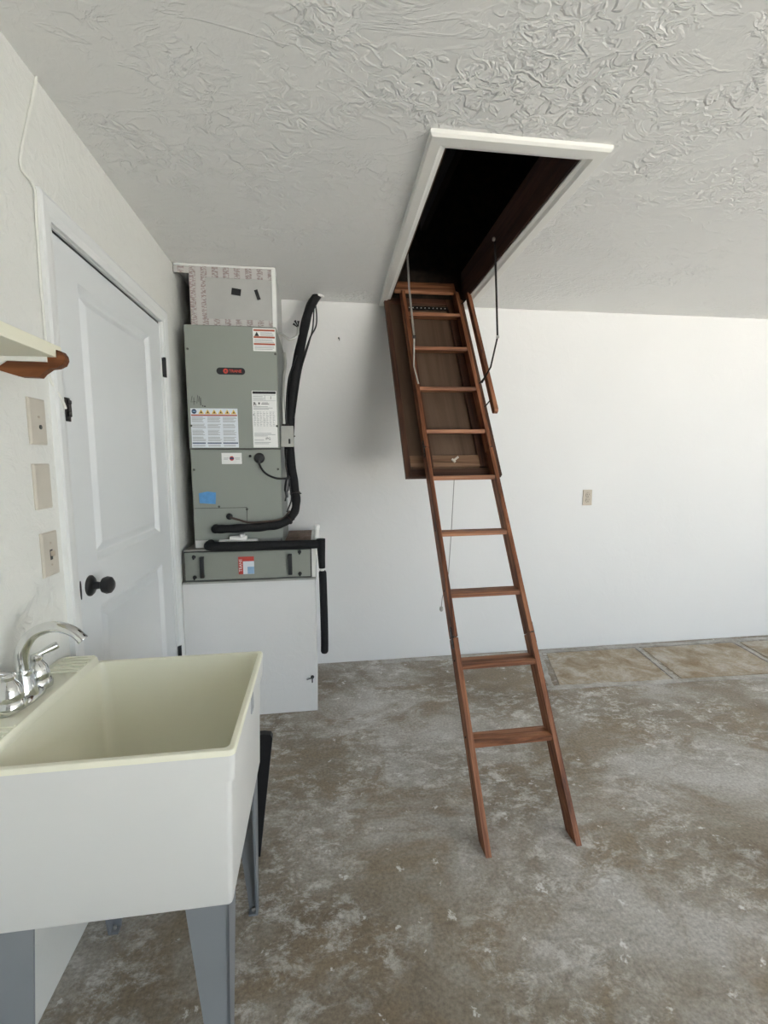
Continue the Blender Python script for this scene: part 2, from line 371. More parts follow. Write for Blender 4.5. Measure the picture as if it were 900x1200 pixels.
# ------------------------------------------------------------------ door and casing
ct = empty('trim_1', (0, 2.0, 0), kind='structure')
def casing(y0, y1, z0, z1, inner):
    return MB()
CW = 0.060
def casing_v(y_in, sgn, z1):
    prof = [(0, 0), (0.010, 0), (0.012, 0.012), (0.016, 0.022), (0.018, 0.05), (0.015, CW), (0, CW)]
    mb = MB()
    mb.loft([[(px, y_in+sgn*w, 0.0) for px, w in prof], [(px, y_in+sgn*w, z1+w) for px, w in prof]]); return mb
casing_v(DY0+0.006, -1, DZ-0.006).build('side_casing', 'casing', ct, off=ct.location)
casing_v(DY1-0.006, 1, DZ-0.006).build('side_casing', 'casing', ct, off=ct.location)
prof = [(0, 0), (0.010, 0), (0.012, 0.012), (0.016, 0.022), (0.018, 0.05), (0.015, CW), (0, CW)]
MB().loft([[(px, DY0+0.006-w, DZ-0.006+w) for px, w in prof], [(px, DY1-0.006+w, DZ-0.006+w) for px, w in prof]]).build('head_casing', 'casing', ct, off=ct.location)
dr = empty('door_1', (0, 2.0, 0), kind='structure')
jb = MB(); jb.box(-0.118, -0.001, DY0, DY0+0.010, 0, DZ); jb.box(-0.118, -0.001, DY1-0.010, DY1, 0, DZ); jb.box(-0.118, -0.001, DY0, DY1, DZ-0.010, DZ)
jb.box(-0.118, -0.058, DY0+0.010, DY0+0.03, 0, DZ); jb.box(-0.118, -0.058, DY1-0.03, DY1-0.010, 0, DZ); jb.box(-0.118, -0.058, DY0+0.01, DY1-0.01, DZ-0.03, DZ-0.01)
jb.build('jamb', 'casing', dr, off=dr.location)
sy0, sy1, sz0, sz1, sx = DY0+0.0125, DY1-0.0125, 0.010, 2.066, -0.008
panels = [(1.672, 2.315, 1.085, 1.975), (1.672, 2.315, 0.22, 0.935)]
sb = MB()
sb.box(sx-0.040, sx-0.018, sy0, sy1, sz0, sz1)
def fr(y0, y1, z0, z1): sb.box(sx-0.0185, sx, y0, y1, z0, z1)
fr(sy0, panels[0][0], sz0, sz1); fr(panels[0][1], sy1, sz0, sz1)
fr(panels[0][0], panels[0][1], panels[0][3], sz1); fr(panels[0][0], panels[0][1], panels[1][3], panels[0][2]); fr(panels[0][0], panels[0][1], sz0, panels[1][2])
slab = sb.build('door_slab', 'door', dr, off=dr.location)
B(-0.045, sx-0.001, sy0, sy1, sz1+0.0006, DZ-0.0106).build('gap_shade', 'blackp', dr, off=dr.location)  # black strip added to paint the shade in the gap over the slab
for (a, b, c, d_) in panels:
    mb = MB(); rings = []
    for ins, dx in ((0, 0), (0.005, -0.002), (0.022, -0.0155), (0.028, -0.0155), (0.054, -0.004), (0.057, -0.0035)):
        rings.append([(sx+dx, a+ins, c+ins), (sx+dx, b-ins, c+ins), (sx+dx, b-ins, d_-ins), (sx+dx, a+ins, d_-ins)])
    mb.loft(rings, cap0=False); mb.build('panel', 'door', dr, off=dr.location)
# knob, latch face, hinges, old catch plate
ky, kz = 1.610, 1.016
MB().lathe([(0.0, 0.0), (0.034, 0.0), (0.034, 0.004), (0.028, 0.010), (0.014, 0.014), (0.011, 0.030), (0.013, 0.034), (0.024, 0.040), (0.0285, 0.052), (0.026, 0.064), (0.015, 0.072), (0.0, 0.074)], (sx, ky, kz), (1, 0, 0), 24).build('door_knob', 'blackp', dr, off=dr.location, smooth=True)
MB().poly([(sx, 1.549+0.004*math.sin(R(a_)), kz+0.001+0.030*math.cos(R(a_))) for a_ in range(0, 360, 30)], (0.002, 0, 0)).build('latch_plate', 'blackp', dr, off=dr.location)
for hz in (1.865, 0.425):
    hb = B(-0.001, 0.0125, sy1-0.004, sy1+0.022, hz-0.045, hz+0.045, 0.001); hb.tube([(0.010, sy1+0.003, hz-0.047), (0.010, sy1+0.003, hz+0.047)], 0.0065, 10)
    hb.build('hinge', 'blackp', dr, off=dr.location)
cl = MB(); cl.box(0.008, 0.014, 1.499, 1.526, 1.532, 1.600, 0.001); cl.box(0.012, 0.020, 1.508, 1.522, 1.545, 1.560, 0.002); cl.box(0.012, 0.020, 1.508, 1.524, 1.582, 1.594, 0.002)
cl.tube([(0.014, 1.521, 1.548), (0.014, 1.521, 1.584)], 0.005, 8)
cl.build('catch_plate', 'dark_metal', dr, off=dr.location)

# ------------------------------------------------------------------ attic ladder (local x across, y up the slope, z out of the slope)
TH = math.atan2(1, 0.629); sT, cT = math.sin(TH), math.cos(TH)
lad = empty('attic_ladder', (1.48, 1.476, 0.0), 'brown wooden folding attic ladder let down from the ceiling hatch', 'ladder')
lad.rotation_euler = (Matrix.Rotation(TH, 3, 'X') @ Matrix.Rotation(0.0093, 3, 'Z')).to_euler()
LX = lad.location.x
RW, RD = 0.021, 0.066                          # rail thickness and depth
XL0, XL1, XR0, XR1 = 1.297-LX, 1.318-LX, 1.643-LX, 1.664-LX
def U(z): return z/sT
joints = [0.0, 0.662, 1.483, 2.50]
hingeU = [U(0.662), U(1.483)]
for (x0, x1) in ((XL0, XL1), (XR0, XR1)):
    k = cT/sT*RD   # foot cut level with the floor
    MB().poly([(x0, 0.0, 0.0), (x0, -0.0, 0.0001), (x0, U(0.662)-0.002, 0.0), (x0, U(0.662)-0.002, -RD), (x0, k, -RD)], (x1-x0, 0, 0)).build('rail', 'rail', lad)
    B(x0, x1, U(0.662)+0.002, U(1.483)-0.002, -RD, 0, 0.0015).build('rail', 'rail', lad)
    MB().poly([(x0, U(1.483)+0.002, -0.001), (x0, U(2.47), -0.001), (x0, U(2.52), -RD*0.6), (x0, U(2.52), -RD), (x0, U(1.483)+0.002, -RD)], (x1-x0, 0, 0)).build('rail', 'rail', lad)
# nine level treads
tz = [0.312, 0.562, 0.822, 1.075, 1.335, 1.577, 1.823, 2.077, 2.313]
TD, TT = RD/sT*0.99, 0.021
proto = None
rotx = Matrix.Rotation(-TH, 4, 'X')
for z in tz:
    if proto is None:
        mb = MB(); mb.box(XL1-0.001, XR0+0.001, 0.001, TD, -TT, 0, 0.0015)
        mb.box(XL1-0.001, XR0+0.001, TD*0.42, TD*0.58, -0.0005, 0.0006)
        bmesh.ops.transform(mb.b, matrix=rotx, verts=mb.b.verts); o = mb.build('tread', 'tread', lad); proto = o
    else:
        o = proto.copy(); C.objects.link(o); o.parent = lad
    o.location = (0, U(z)-0.0, -0.001)
# folding hinges at the joints
for u_ in hingeU:
    for xs, s_ in ((XL0, -1), (XR1, 1)):
        hb = MB(); hb.box(min(xs, xs+s_*0.004), max(xs, xs+s_*0.004), u_-0.045, u_+0.045, -0.028, -0.006)
        hb.tube([(xs-(0.002 if s_ < 0 else 0.012)*s_, u_, 0.003 if s_ < 0 else -0.004), (xs+(0.010 if s_ < 0 else -0.004)*s_, u_, 0.003 if s_ < 0 else -0.004)], 0.005, 8)
        for q in (-0.03, 0.03): hb.tube([(xs, u_+q, -0.017), (xs+s_*0.006, u_+q, -0.017)], 0.004, 8)
        hb.build('joint_hinge', 'dark_metal', lad)
for u_ in (U(0.312), U(0.562), U(0.822), U(1.075)):       # tread bolts through the rails
    for xs, s_ in ((XL0, -1), (XR1, 1)):
        MB().tube([(xs, u_+0.025, -0.035), (xs+s_*0.003, u_+0.025, -0.035)], 0.0045, 8).build('bolt', 'dark_metal', lad)
# door panel behind the ladder
PX0, PX1, PU0, PU1 = 1.196-LX, 1.715-LX, U(1.336)+0.042, U(2.455)+0.042
pz = -RD-0.024
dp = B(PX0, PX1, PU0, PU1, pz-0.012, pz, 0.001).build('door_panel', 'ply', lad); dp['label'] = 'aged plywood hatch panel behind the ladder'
for x0, x1 in ((PX0, PX0+0.030), (PX1-0.030, PX1)):
    B(x0, x1, PU0, PU1, pz, pz+0.016, 0.0015).build('stile', 'frame_wood', dp)
for x0, x1 in ((XL0+0.012, XL0+0.050), (XR1-0.062, XR1-0.024), (XR1-0.024, XR1+0.005)):
    B(x0, x1, PU0+0.055, PU1-0.01, pz, pz+0.022 if x0 < 0 else pz+0.0225, 0.001).build('stringer', 'frame_wood', dp)
B(PX0+0.030, PX1-0.030, PU0, PU0+0.045, pz, pz+0.014, 0.0015).build('bottom_strip', 'frame_wood_x', dp)
B(PX0+0.030, PX1-0.030, PU0+0.057, PU0+0.125, pz, pz+0.020, 0.0015).build('cross_batten', 'batten', dp)
B(PX0+0.030, PX1-0.030, PU1-0.05, PU1, pz, pz+0.014, 0.0015).build('cross_batten', 'frame_wood_x', dp)
# piano hinge leaf, white discs painting light through its holes, header board
hp = MB(); hp.box(XL1+0.005, XR0-0.005, U(2.375)+0.03, U(2.40)+0.03, pz+0.014, pz+0.018); hp.build('hinge_leaf', 'dark_metal', lad)
for k in range(11):
    MB().lathe([(0.0035, 0), (0.0035, 0.003), (0.001, 0.004)], (XL1+0.03+k*0.026, U(2.387)+0.03, pz+0.018), (0, 0, 1), 8).build('hinge_light_dot', 'label', lad)
B(XL0-0.040, XR0+0.012, U(2.485), U(2.560), -0.040, -0.020, 0.002).build('header_board', 'tread', lad)
# white catch on the batten
km = Matrix.Translation((1.472-LX, PU0+0.098, pz+0.02)) @ Matrix.Rotation(R(38), 4, 'Z')
kb = MB(); kb.box(-0.022, 0.022, -0.005, 0.005, 0, 0.008, 0.001, mtx=km); kb.box(-0.022, -0.010, -0.012, 0.012, 0, 0.009, 0.001, mtx=km)
kb.build('catch', 'plate2', lad)
# handrail beside the right rail
ha, hb_ = U(1.665)-0.01, U(2.44)
hr = MB().poly([(1.702-LX, ha+0.012, 0.0), (1.702-LX, ha, 0.012), (1.702-LX, ha, 0.030), (1.702-LX, ha+0.012, 0.04), (1.702-LX, hb_-0.012, 0.04), (1.702-LX, hb_, 0.028), (1.702-LX, hb_, 0.012), (1.702-LX, hb_-0.012, 0.0)], (0.022, 0, 0)).build('handrail', 'rail', lad)
for z in (1.72, 1.86, 2.40):
    MB().tube([(XR1-0.004, U(z)-0.015, -0.012), (XR1+0.012, U(z)-0.010, -0.004), (1.713-LX, U(z)+0.03, 0.010)], 0.004, 8).build('bracket', 'dark_metal', hr)
# folding arms (points given in room coordinates, turned into the ladder frame)
bpy.context.view_layer.update()
LI = (Matrix.Translation(lad.location) @ lad.rotation_euler.to_matrix().to_4x4()).inverted()
def loc_pts(ps): return [LI @ Vector(p) for p in ps]
def arm(ps, r, m, name='arm', par=None):
    return MB().tube(loc_pts(ps), r, 8).build(name, m, par or lad)
a = arm([(1.630, 2.392, 2.507), (1.655, 2.425, 2.284), (1.680, 2.459, 2.056)], 0.0055, 'dark_metal')
arm([(1.680, 2.459, 2.056), (1.680, 2.551, 1.92), (1.672, 2.665, 1.855)], 0.005, 'dark_metal', 'lower_arm', a)
MB().lathe([(0, 0), (0.010, 0), (0.010, 0.006), (0.005, 0.010)], LI @ Vector((1.622, 2.380, 2.505)), LI.to_3x3() @ Vector((-1, -0.3, -0.3)), 10).build('pivot_bolt', 'pale_metal', a)
MB().lathe([(0, -0.006), (0.008, -0.006), (0.008, 0.006), (0, 0.006)], LI @ Vector((1.680, 2.457, 2.056)), (1, 0, 0), 10).build('pivot_bolt', 'pale_metal', a)
a = arm([(1.232, 2.66, 2.60), (1.242, 2.64, 2.35), (1.262, 2.60, 2.085)], 0.0055, 'pale_metal')
arm([(1.262, 2.60, 2.085), (1.266, 2.625, 1.93), (1.292, 2.625, 1.835)], 0.0045, 'pale_metal', 'lower_arm', a)
MB().lathe([(0, -0.008), (0.009, -0.008), (0.009, 0.008), (0, 0.008)], LI @ Vector((1.262, 2.60, 2.08)), (1, 0, 0), 10).build('pivot_bolt', 'dark_metal', a)
# pull string
st = MB().tube(loc_pts([(1.452, 2.452, 1.328), (1.44, 2.454, 1.05), (1.425, 2.452, 0.80), (1.390, 2.45, 0.66), (1.386, 2.45, 0.615)]), 0.0022, 6).build('pull_string', 'cord', lad)
MB().lathe([(0.002, 0), (0.010, -0.006), (0.011, -0.020), (0.006, -0.028)], LI @ Vector((1.386, 2.45, 0.617)), LI.to_3x3() @ Vector((0, 0, 1)), 12).build('pull_knob', 'pale_metal', st)
# ------------------------------------------------------------------ equipment platform and filter box
PF = 2.578
tag(B(0.001, 0.702, PF, D-0.001, 0.0, 0.766, 0.004, 2).build('equipment_platform', 'platform'), 'white plastered platform standing under the filter box in the corner', 'platform')
fb = empty('filter_cabinet', (0.36, 2.85, 0.766), 'low grey filter cabinet with two black handles on the white platform', 'filter cabinet')
o_ = fb.location
B(0.006, 0.709, PF-0.016, D-0.004, 0.7665, 0.777).build('base_flange', 'galv', fb, off=o_)
B(0.016, 0.704, PF+0.004, D-0.006, 0.774, 0.946).build('body', 'galv', fb, off=o_)
B(0.019, 0.686, PF, PF+0.005, 0.779, 0.940).build('gasket', 'blackp', fb, off=o_)
B(0.530, 0.702, PF+0.006, D-0.008, 0.9462, 0.9485).build('top_sheet', 'dusty', fb, off=o_)
B(0.681, 0.706, PF+0.002, D-0.006, 0.776, 0.949).build('side_sheet', 'pvc', fb, off=o_)
fd = B(0.024, 0.680, PF-0.010, PF+0.004, 0.784, 0.934, 0.002).build('door', 'filter', fb, off=o_)
for x in (0.114, 0.571):
    h = MB(); h.box(x-0.011, x+0.011, PF-0.034, PF-0.022, 0.800, 0.914, 0.004, 2); h.box(x-0.010, x+0.010, PF-0.026, PF-0.010, 0.800, 0.814, 0.002); h.box(x-0.010, x+0.010, PF-0.026, PF-0.010, 0.900, 0.914, 0.002)
    h.build('handle', 'blackp', fd, off=o_)
for x, z in ((0.072, 0.912), (0.072, 0.802), (0.622, 0.922), (0.622, 0.802)):
    h = MB(); h.lathe([(0.010, 0), (0.010, 0.006), (0.008, 0.010)], (x, PF-0.010, z), (0, -1, 0), 12); h.box(x-0.004, x+0.004, PF-0.026, PF-0.016, z-0.012, z+0.012, 0.001)
    h.build('latch', 'blackp', fd, off=o_)
B(0.298, 0.380, PF-0.0112, PF-0.010, 0.810, 0.905).build('sticker', 'red', fd, off=o_)
B(0.322, 0.380, PF-0.0118, PF-0.0112, 0.810, 0.880).build('sticker_panel', 'label_blue', fd, off=o_)
B(0.345, 0.3795, PF-0.0124, PF-0.0118, 0.811, 0.850).build('sticker_swoosh', 'lt_blue', fd, off=o_)
text('sticker_text', 'TRANE', 0.022, 'label', 0.310, PF-0.0122, 0.858, fd, o_, rot=(90, -90, 0))

# ------------------------------------------------------------------ air handler
AY = 2.62
ah = empty('air_handler', (0.295, 2.9, 0.946), 'tall grey green air handler cabinet with warning labels beside the white door', 'air handler')
o_ = ah.location
AX0, AX1 = 0.064, 0.528
body = B(AX0, AX1, AY+0.012, 3.17, 0.947, 2.112, 0.003).build('cabinet', 'ah_side', ah, off=o_)
upn = B(AX0, AX1, AY, AY+0.014, 1.482, 2.112, 0.003).build('upper_panel', 'ah', ah, off=o_)
lpn = B(AX0+0.004, AX1+0.004, AY+0.004, AY+0.014, 0.990, 1.476, 0.002).build('lower_panel', 'ah', ah, off=o_)
B(AX0, AX1+0.006, AY-0.003, AY+0.010, 1.476, 1.482).build('seam_lip', 'screw', ah, off=o_)
B(AX0+0.01, AX1-0.01, AY+0.008, AY+0.014, 0.948, 0.990).build('base_strip', 'galv', ah, off=o_)
for x0, x1, z0_, z1_ in ((AX0+0.01, 0.345, 1.163, 1.166), (0.343, 0.346, 1.04, 1.166)):
    B(x0, x1, AY+0.0025, AY+0.005, z0_, z1_).build('plate_seam', 'screw', lpn, off=o_)
def disc(x, z, r, m, name, par, y=AY, h=0.003, n=14):
    return MB().lathe([(r, 0), (r, h*0.6), (r*0.8, h)], (x, y, z), (0, -1, 0), n).build(name, m, par, off=o_)
for x, z in ((0.078, 1.99), (0.520, 1.975), (0.078, 1.60), (0.518, 1.60)): disc(x, z, 0.006, 'screw', 'screw', upn)
for x, z in ((0.080, 1.37), (0.516, 1.37), (0.200, 1.172), (0.345, 1.155)): disc(x, z, 0.006, 'screw', 'screw', lpn, AY+0.004)
disc(0.372, 1.441, 0.007, 'blackp', 'grommet', lpn, AY+0.004)
# badge
cap = []
for k in range(11): a_ = R(90+18*k); cap.append((0.235+0.0175*math.cos(a_), AY, 1.882+0.0175*math.sin(a_)))
for k in range(11): a_ = R(-90+18*k); cap.append((0.345+0.0175*math.cos(a_), AY, 1.882+0.0175*math.sin(a_)))
bd = MB().poly(cap, (0, -0.003, 0)).build('badge', 'black_ink', upn, off=o_); bd['label'] = 'black capsule maker badge with red lettering'
disc(0.264, 1.882, 0.013, 'red', 'badge_emblem', bd, AY-0.003, 0.001, 20)
disc(0.264, 1.882, 0.004, 'black_ink', 'badge_emblem_hub', bd, AY-0.004, 0.0005)
text('badge_text', 'TRANE', 0.020, 'red', 0.313, AY-0.0036, 1.882, bd, o_, bold=0.0006)
# thin printed rules helper
def rules(name, par, rects, m, y):
    if len(rects) <= 3:
        for (x0, x1, z0_, z1_) in rects: B(x0, x1, y-0.0004, y, z0_, z1_).build(name, m, par, off=o_)
        return
    mb = MB()
    for (x0, x1, z0_, z1_) in rects: mb.box(x0, x1, y-0.0004, y, z0_, z1_)
    return tag(mb.build(name, m, par, off=o_), kind='stuff')
def label(x0, x1, z0_, z1_, m, lab, y=AY):
    o = B(x0, x1, y-0.0012, y, z0_, z1_).build('label', m, upn, off=o_); o['label'] = lab; return o
# warning label top right
L1 = label(0.408, 0.524, 1.988, 2.104, 'label', 'white warning label with three rust red bars')
rules('print_bar', L1, [(0.412, 0.520, z, z+0.009) for z in (2.089, 2.054, 2.019)], 'rust_print', AY-0.0012)
rules('print_lines', L1, [(0.446 if k < 3 else 0.414, 0.518-random.random()*0.012, z, z+0.003) for k, z in enumerate((2.080, 2.073, 2.066, 2.045, 2.038, 2.031, 2.010, 2.003, 1.996))], 'ink', AY-0.0012)
MB().poly([(0.416, AY-0.0012, 2.064), (0.440, AY-0.0012, 2.064), (0.428, AY-0.0012, 2.086)], (0, -0.0005, 0)).build('print_triangle', 'black_ink', L1, off=o_)
# big hazard label lower left
L2 = label(0.078, 0.316, 1.486, 1.690, 'label_blue', 'pale blue hazard label with a row of yellow triangles')
for k in range(6):
    x = 0.131+k*0.033
    t_ = MB().poly([(x-0.014, AY-0.0012, 1.661), (x+0.014, AY-0.0012, 1.661), (x, AY-0.0012, 1.685)], (0, -0.0005, 0)).build('print_triangle', 'yellow', L2, off=o_)
    MB().poly([(x-0.004, AY-0.0017, 1.665), (x+0.005, AY-0.0017, 1.665), (x+0.001, AY-0.0017, 1.677)], (0, -0.0004, 0)).build('print_mark', 'black_ink', t_, off=o_)
disc(0.096, 1.674, 0.0125, 'navy', 'print_disc', L2, AY-0.0012, 0.0006)
rules('print_disc_bar', L2, [(0.088, 0.104, 1.672, 1.676)], 'lt_blue', AY-0.0018)
rules('print_bar', L2, [(0.081, 0.313, 1.651, 1.658)], 'rust_print', AY-0.0012)
ln = []
for c_ in range(3):
    x0 = 0.083+c_*0.078
    for k in range(21):
        if k in (5, 10, 16): continue
        z = 1.643-k*0.0061; ln.append((x0, x0+0.070-random.random()*0.018, z, z+0.0030))
rules('print_lines', L2, ln, 'ink', AY-0.0012)
rules('print_footer', L2, [(0.081, 0.148, 1.507, 1.513), (0.157, 0.228, 1.507, 1.513), (0.236, 0.313, 1.507, 1.513)], 'navy', AY-0.0012)
rules('print_lines', L2, [(0.083+c_*0.078, 0.145+c_*0.078, z, z+0.003) for c_ in range(3) for z in (1.498, 1.492)], 'ink', AY-0.0012)
# specification label lower right
L3 = label(0.392, 0.520, 1.486, 1.784, 'label', 'tall white specification label with fine print')
rules('print_bar', L3, [(0.396, 0.516, 1.768, 1.781)], 'black_ink', AY-0.0012)
sp = [(0.397, 0.515, z, z+0.0015) for z in (1.760, 1.732)]+[(0.458, 0.460, 1.732, 1.761), (0.397, 0.458, 1.745, 1.7465)]
sp += [(0.398, 0.398+w, z, z+0.003) for z, w in ((1.752, 0.05), (1.738, 0.055), (1.700, 0.075), (1.693, 0.10), (1.687, 0.08), (1.560, 0.09), (1.553, 0.11), (1.546, 0.07), (1.524, 0.05), (1.512, 0.085), (1.505, 0.075))]
for c_ in range(7):
    x = 0.398+c_*0.0165
    for k in range(11): sp.append((x, x+random.choice((0.006, 0.009, 0.012)), 1.672-k*0.0072, 1.6745-k*0.0072))
rules('print_lines', L3, sp, 'ink', AY-0.0012)
rules('print_marks', L3, [(0.400, 0.404, 1.706, 1.725), (0.405, 0.409, 1.712, 1.724), (0.410, 0.413, 1.706, 1.716), (0.425, 0.432, 1.713, 1.724), (0.440, 0.480, 1.714, 1.717), (0.444, 0.474, 1.721, 1.723), (0.396, 0.400, 1.656, 1.662)], 'black_ink', AY-0.0012)
text('handwriting', '1', 0.024, 'black_ink', 0.490, AY-0.0016, 1.747, L3, o_)
text('handwriting', 'IPG', 0.018, 'black_ink', 0.470, AY-0.0016, 1.533, L3, o_)
# marker scrawl above the hazard label
def stroke(ps, par, r=0.0011): return MB().tube([(x, AY-0.0005, z) for x, z in ps], r, 5).build('marker_stroke', 'black_ink', par, off=o_)
stroke([(0.090, 1.752), (0.083, 1.722), (0.105, 1.724)], upn); stroke([(0.098, 1.745), (0.097, 1.708)], upn)
stroke([(0.112, 1.715), (0.118, 1.758), (0.122, 1.722), (0.126, 1.752), (0.130, 1.706)], upn); stroke([(0.132, 1.745), (0.134, 1.704)], upn)
rules('marker_dashes', upn, [(0.139, 0.143, 1.699, 1.706), (0.146, 0.156, 1.698, 1.703)], 'black_ink', AY)
# stickers on the lower panel
L4 = label(0.224, 0.328, 1.399, 1.458, 'label', 'small white sticker with a round red and navy emblem', AY+0.004)
disc(0.276, 1.429, 0.012, 'red', 'emblem', L4, AY+0.0028, 0.0006, 18); rules('emblem_bar', L4, [(0.266, 0.286, 1.424, 1.434)], 'navy', AY+0.0020)
rules('print_lines', L4, [(0.235, 0.260, 1.429, 1.432), (0.292, 0.318, 1.429, 1.432), (0.235, 0.256, 1.423, 1.425), (0.296, 0.318, 1.423, 1.425)], 'ink', AY+0.0028)
tp = MB().poly([(0.101, AY+0.004, 1.192), (0.183, AY+0.004, 1.186), (0.187, AY+0.004, 1.248), (0.143, AY+0.004, 1.254), (0.099, AY+0.004, 1.245)], (0, -0.001, 0)).build('tape', 'blue', lpn, off=o_); tp['label'] = 'piece of bright blue tape'
B(0.070, 0.140, AY+0.004, AY+0.008, 0.950, 0.990).build('label', 'label', ah, off=o_)
# round rubber cap with its cable
gk = MB().lathe([(0.028, 0), (0.028, 0.012), (0.022, 0.020), (0.012, 0.022), (0.0, 0.022)], (0.420, AY+0.004, 1.430), (0, -1, 0), 20).build('rubber_cap', 'blackp', ah, off=o_, smooth=True)
MB().tube(spline([(0.418, AY-0.012, 1.425), (0.424, AY-0.026, 1.392), (0.450, AY-0.028, 1.352), (0.500, AY-0.022, 1.324), (0.548, AY+0.01, 1.318), (0.575, AY+0.05, 1.322)]), 0.0055, 8).build('cable', 'blackp', gk, off=o_, smooth=True)
gk = MB().lathe([(0.017, 0), (0.017, 0.010), (0.010, 0.014), (0, 0.014)], (0.253, AY+0.004, 1.118), (0, -1, 0), 16).build('rubber_cap', 'blackp', ah, off=o_, smooth=True)

# duct plenum above the cabinet
pl = empty('duct_plenum', (0.3, 2.95, 2.113), 'silver foil faced duct box between the grey cabinet and the ceiling', 'duct')
o_ = pl.location
PY = 2.700
B(0.084, 0.522, PY+0.002, 3.18, 2.1135, 2.438).build('box', 'foil', pl, off=o_)
B(0.084, 0.520, PY-0.001, PY+0.002, 2.375, 2.437).build('tape_strip', 'tape', pl, off=o_)
B(0.084, 0.520, PY-0.001, PY+0.002, 2.114, 2.166).build('tape_strip', 'tape', pl, off=o_)
B(0.084, 0.165, PY-0.002, PY+0.001, 2.160, 2.380).build('tape_strip', 'tape', pl, off=o_)
B(0.505, 0.526, PY-0.003, PY+0.05, 2.114, 2.437, 0.002).build('corner_tape', 'label', pl, off=o_)
B(0.010, 0.524, PY-0.006, PY+0.03, 2.4285, 2.4385, 0.002).build('caulk_strip', 'label', pl, off=o_)
B(0.006, 0.086, PY+0.004, PY+0.012, 2.395, 2.430).build('tape_strip', 'tape', pl, off=o_)
m1 = Matrix.Translation((0.320, 0, 2.307)) @ Matrix.Rotation(R(8), 4, 'Y')
B(-0.024, 0.024, PY-0.0025, PY-0.0005, -0.017, 0.017, mtx=m1).build('black_tape', 'blackp', pl, off=o_)
B(-0.009, 0.009, PY-0.0025, PY+0.003, -0.026, 0.026, mtx=Matrix.Translation((0.429, 0, 2.297)) @ Matrix.Rotation(R(-18), 4, 'Y')).build('black_tape', 'blackp', pl, off=o_)

# refrigerant line in black foam
rl = empty('refrigerant_line', (0.59, 2.7, 1.2), 'thick black foam wrapped pipe running from the cabinet up into the ceiling', 'pipe')
o_ = rl.location
path = spline([(0.181, AY+0.0025, 1.054), (0.182, AY-0.022, 1.054), (0.215, AY-0.036, 1.055), (0.32, AY-0.036, 1.057), (0.44, AY-0.036, 1.062), (0.53, AY-0.030, 1.076), (0.590, AY+0.015, 1.120), (0.606, AY+0.06, 1.185), (0.592, AY+0.10, 1.290), (0.572, AY+0.14, 1.46), (0.576, AY+0.20, 1.66), (0.606, AY+0.28, 1.91), (0.655, AY+0.37, 2.16), (0.695, AY+0.45, 2.34), (0.750, AY+0.485, 2.445)])
MB().tube(path, [0.0225+0.0055*min(1, max(0, (i-52)/16))+0.0012*math.sin(i*0.9) for i in range(len(path))], 14).build('foam_sleeve', 'black', rl, off=o_, smooth=True)
MB().lathe([(0.034, 0), (0.032, -0.008), (0.026, -0.010)], (0.757, 3.108, 2.4395), (0, 0, 1), 14).build('ceiling_grommet', 'pvc', rl, off=o_)
for pts in ([(0.735, 3.085, 2.395), (0.742, 3.05, 2.30), (0.735, 3.03, 2.23), (0.700, 2.97, 2.15), (0.655, 2.94, 2.02), (0.620, 2.88, 1.88), (0.60, 2.82, 1.70)],
            [(0.728, 3.085, 2.39), (0.722, 3.05, 2.28), (0.712, 3.02, 2.20), (0.675, 2.95, 2.06), (0.640, 2.90, 1.93), (0.60, 2.80, 1.66)],
            [(0.620, 2.90, 2.03), (0.592, 2.87, 1.95), (0.572, 2.85, 1.88), (0.560, 2.80, 1.75), (0.555, 2.78, 1.60)],
            [(0.556, 2.74, 1.48), (0.552, 2.72, 1.40), (0.562, 2.70, 1.32), (0.556, 2.69, 1.24), (0.545, 2.69, 1.19)],
            [(0.570, 2.70, 1.33), (0.575, 2.69, 1.26), (0.580, 2.68, 1.20), (0.555, 2.66, 1.13)]):
    MB().tube(spline(pts, 5), 0.0048, 6).build('control_wire', 'blackp', rl, off=o_, smooth=True)
MB().tube(spline([(0.566, 2.70, 1.33), (0.560, 2.69, 1.30), (0.552, 2.69, 1.25), (0.556, 2.69, 1.21)], 4), [0.008]*3+[0.013]*6+[0.008]*4, 8).build('wire_bundle', 'blackp', rl, off=o_)
MB().tube(spline([(0.258, AY-0.018, 1.116), (0.30, AY-0.02, 1.102), (0.36, AY-0.024, 1.086), (0.44, AY-0.026, 1.088), (0.53, AY-0.026, 1.10), (0.572, AY+0.01, 1.14)]), 0.0055, 8).build('liquid_line', 'red_brown_cap', rl, off=o_, smooth=True)
for q in (44, 60, 76):
    p = path[q]; MB().lathe([(0.0295, -0.003), (0.0295, 0.003)], p, path[q+1]-path[q-1], 14).build('zip_tie', 'dark_metal', rl, off=o_)
    B(p.x+0.024, p.x+0.034, p.y-0.003, p.y+0.003, p.z-0.003, p.z+0.003).build('zip_tie_tail', 'dark_metal', rl, off=o_)

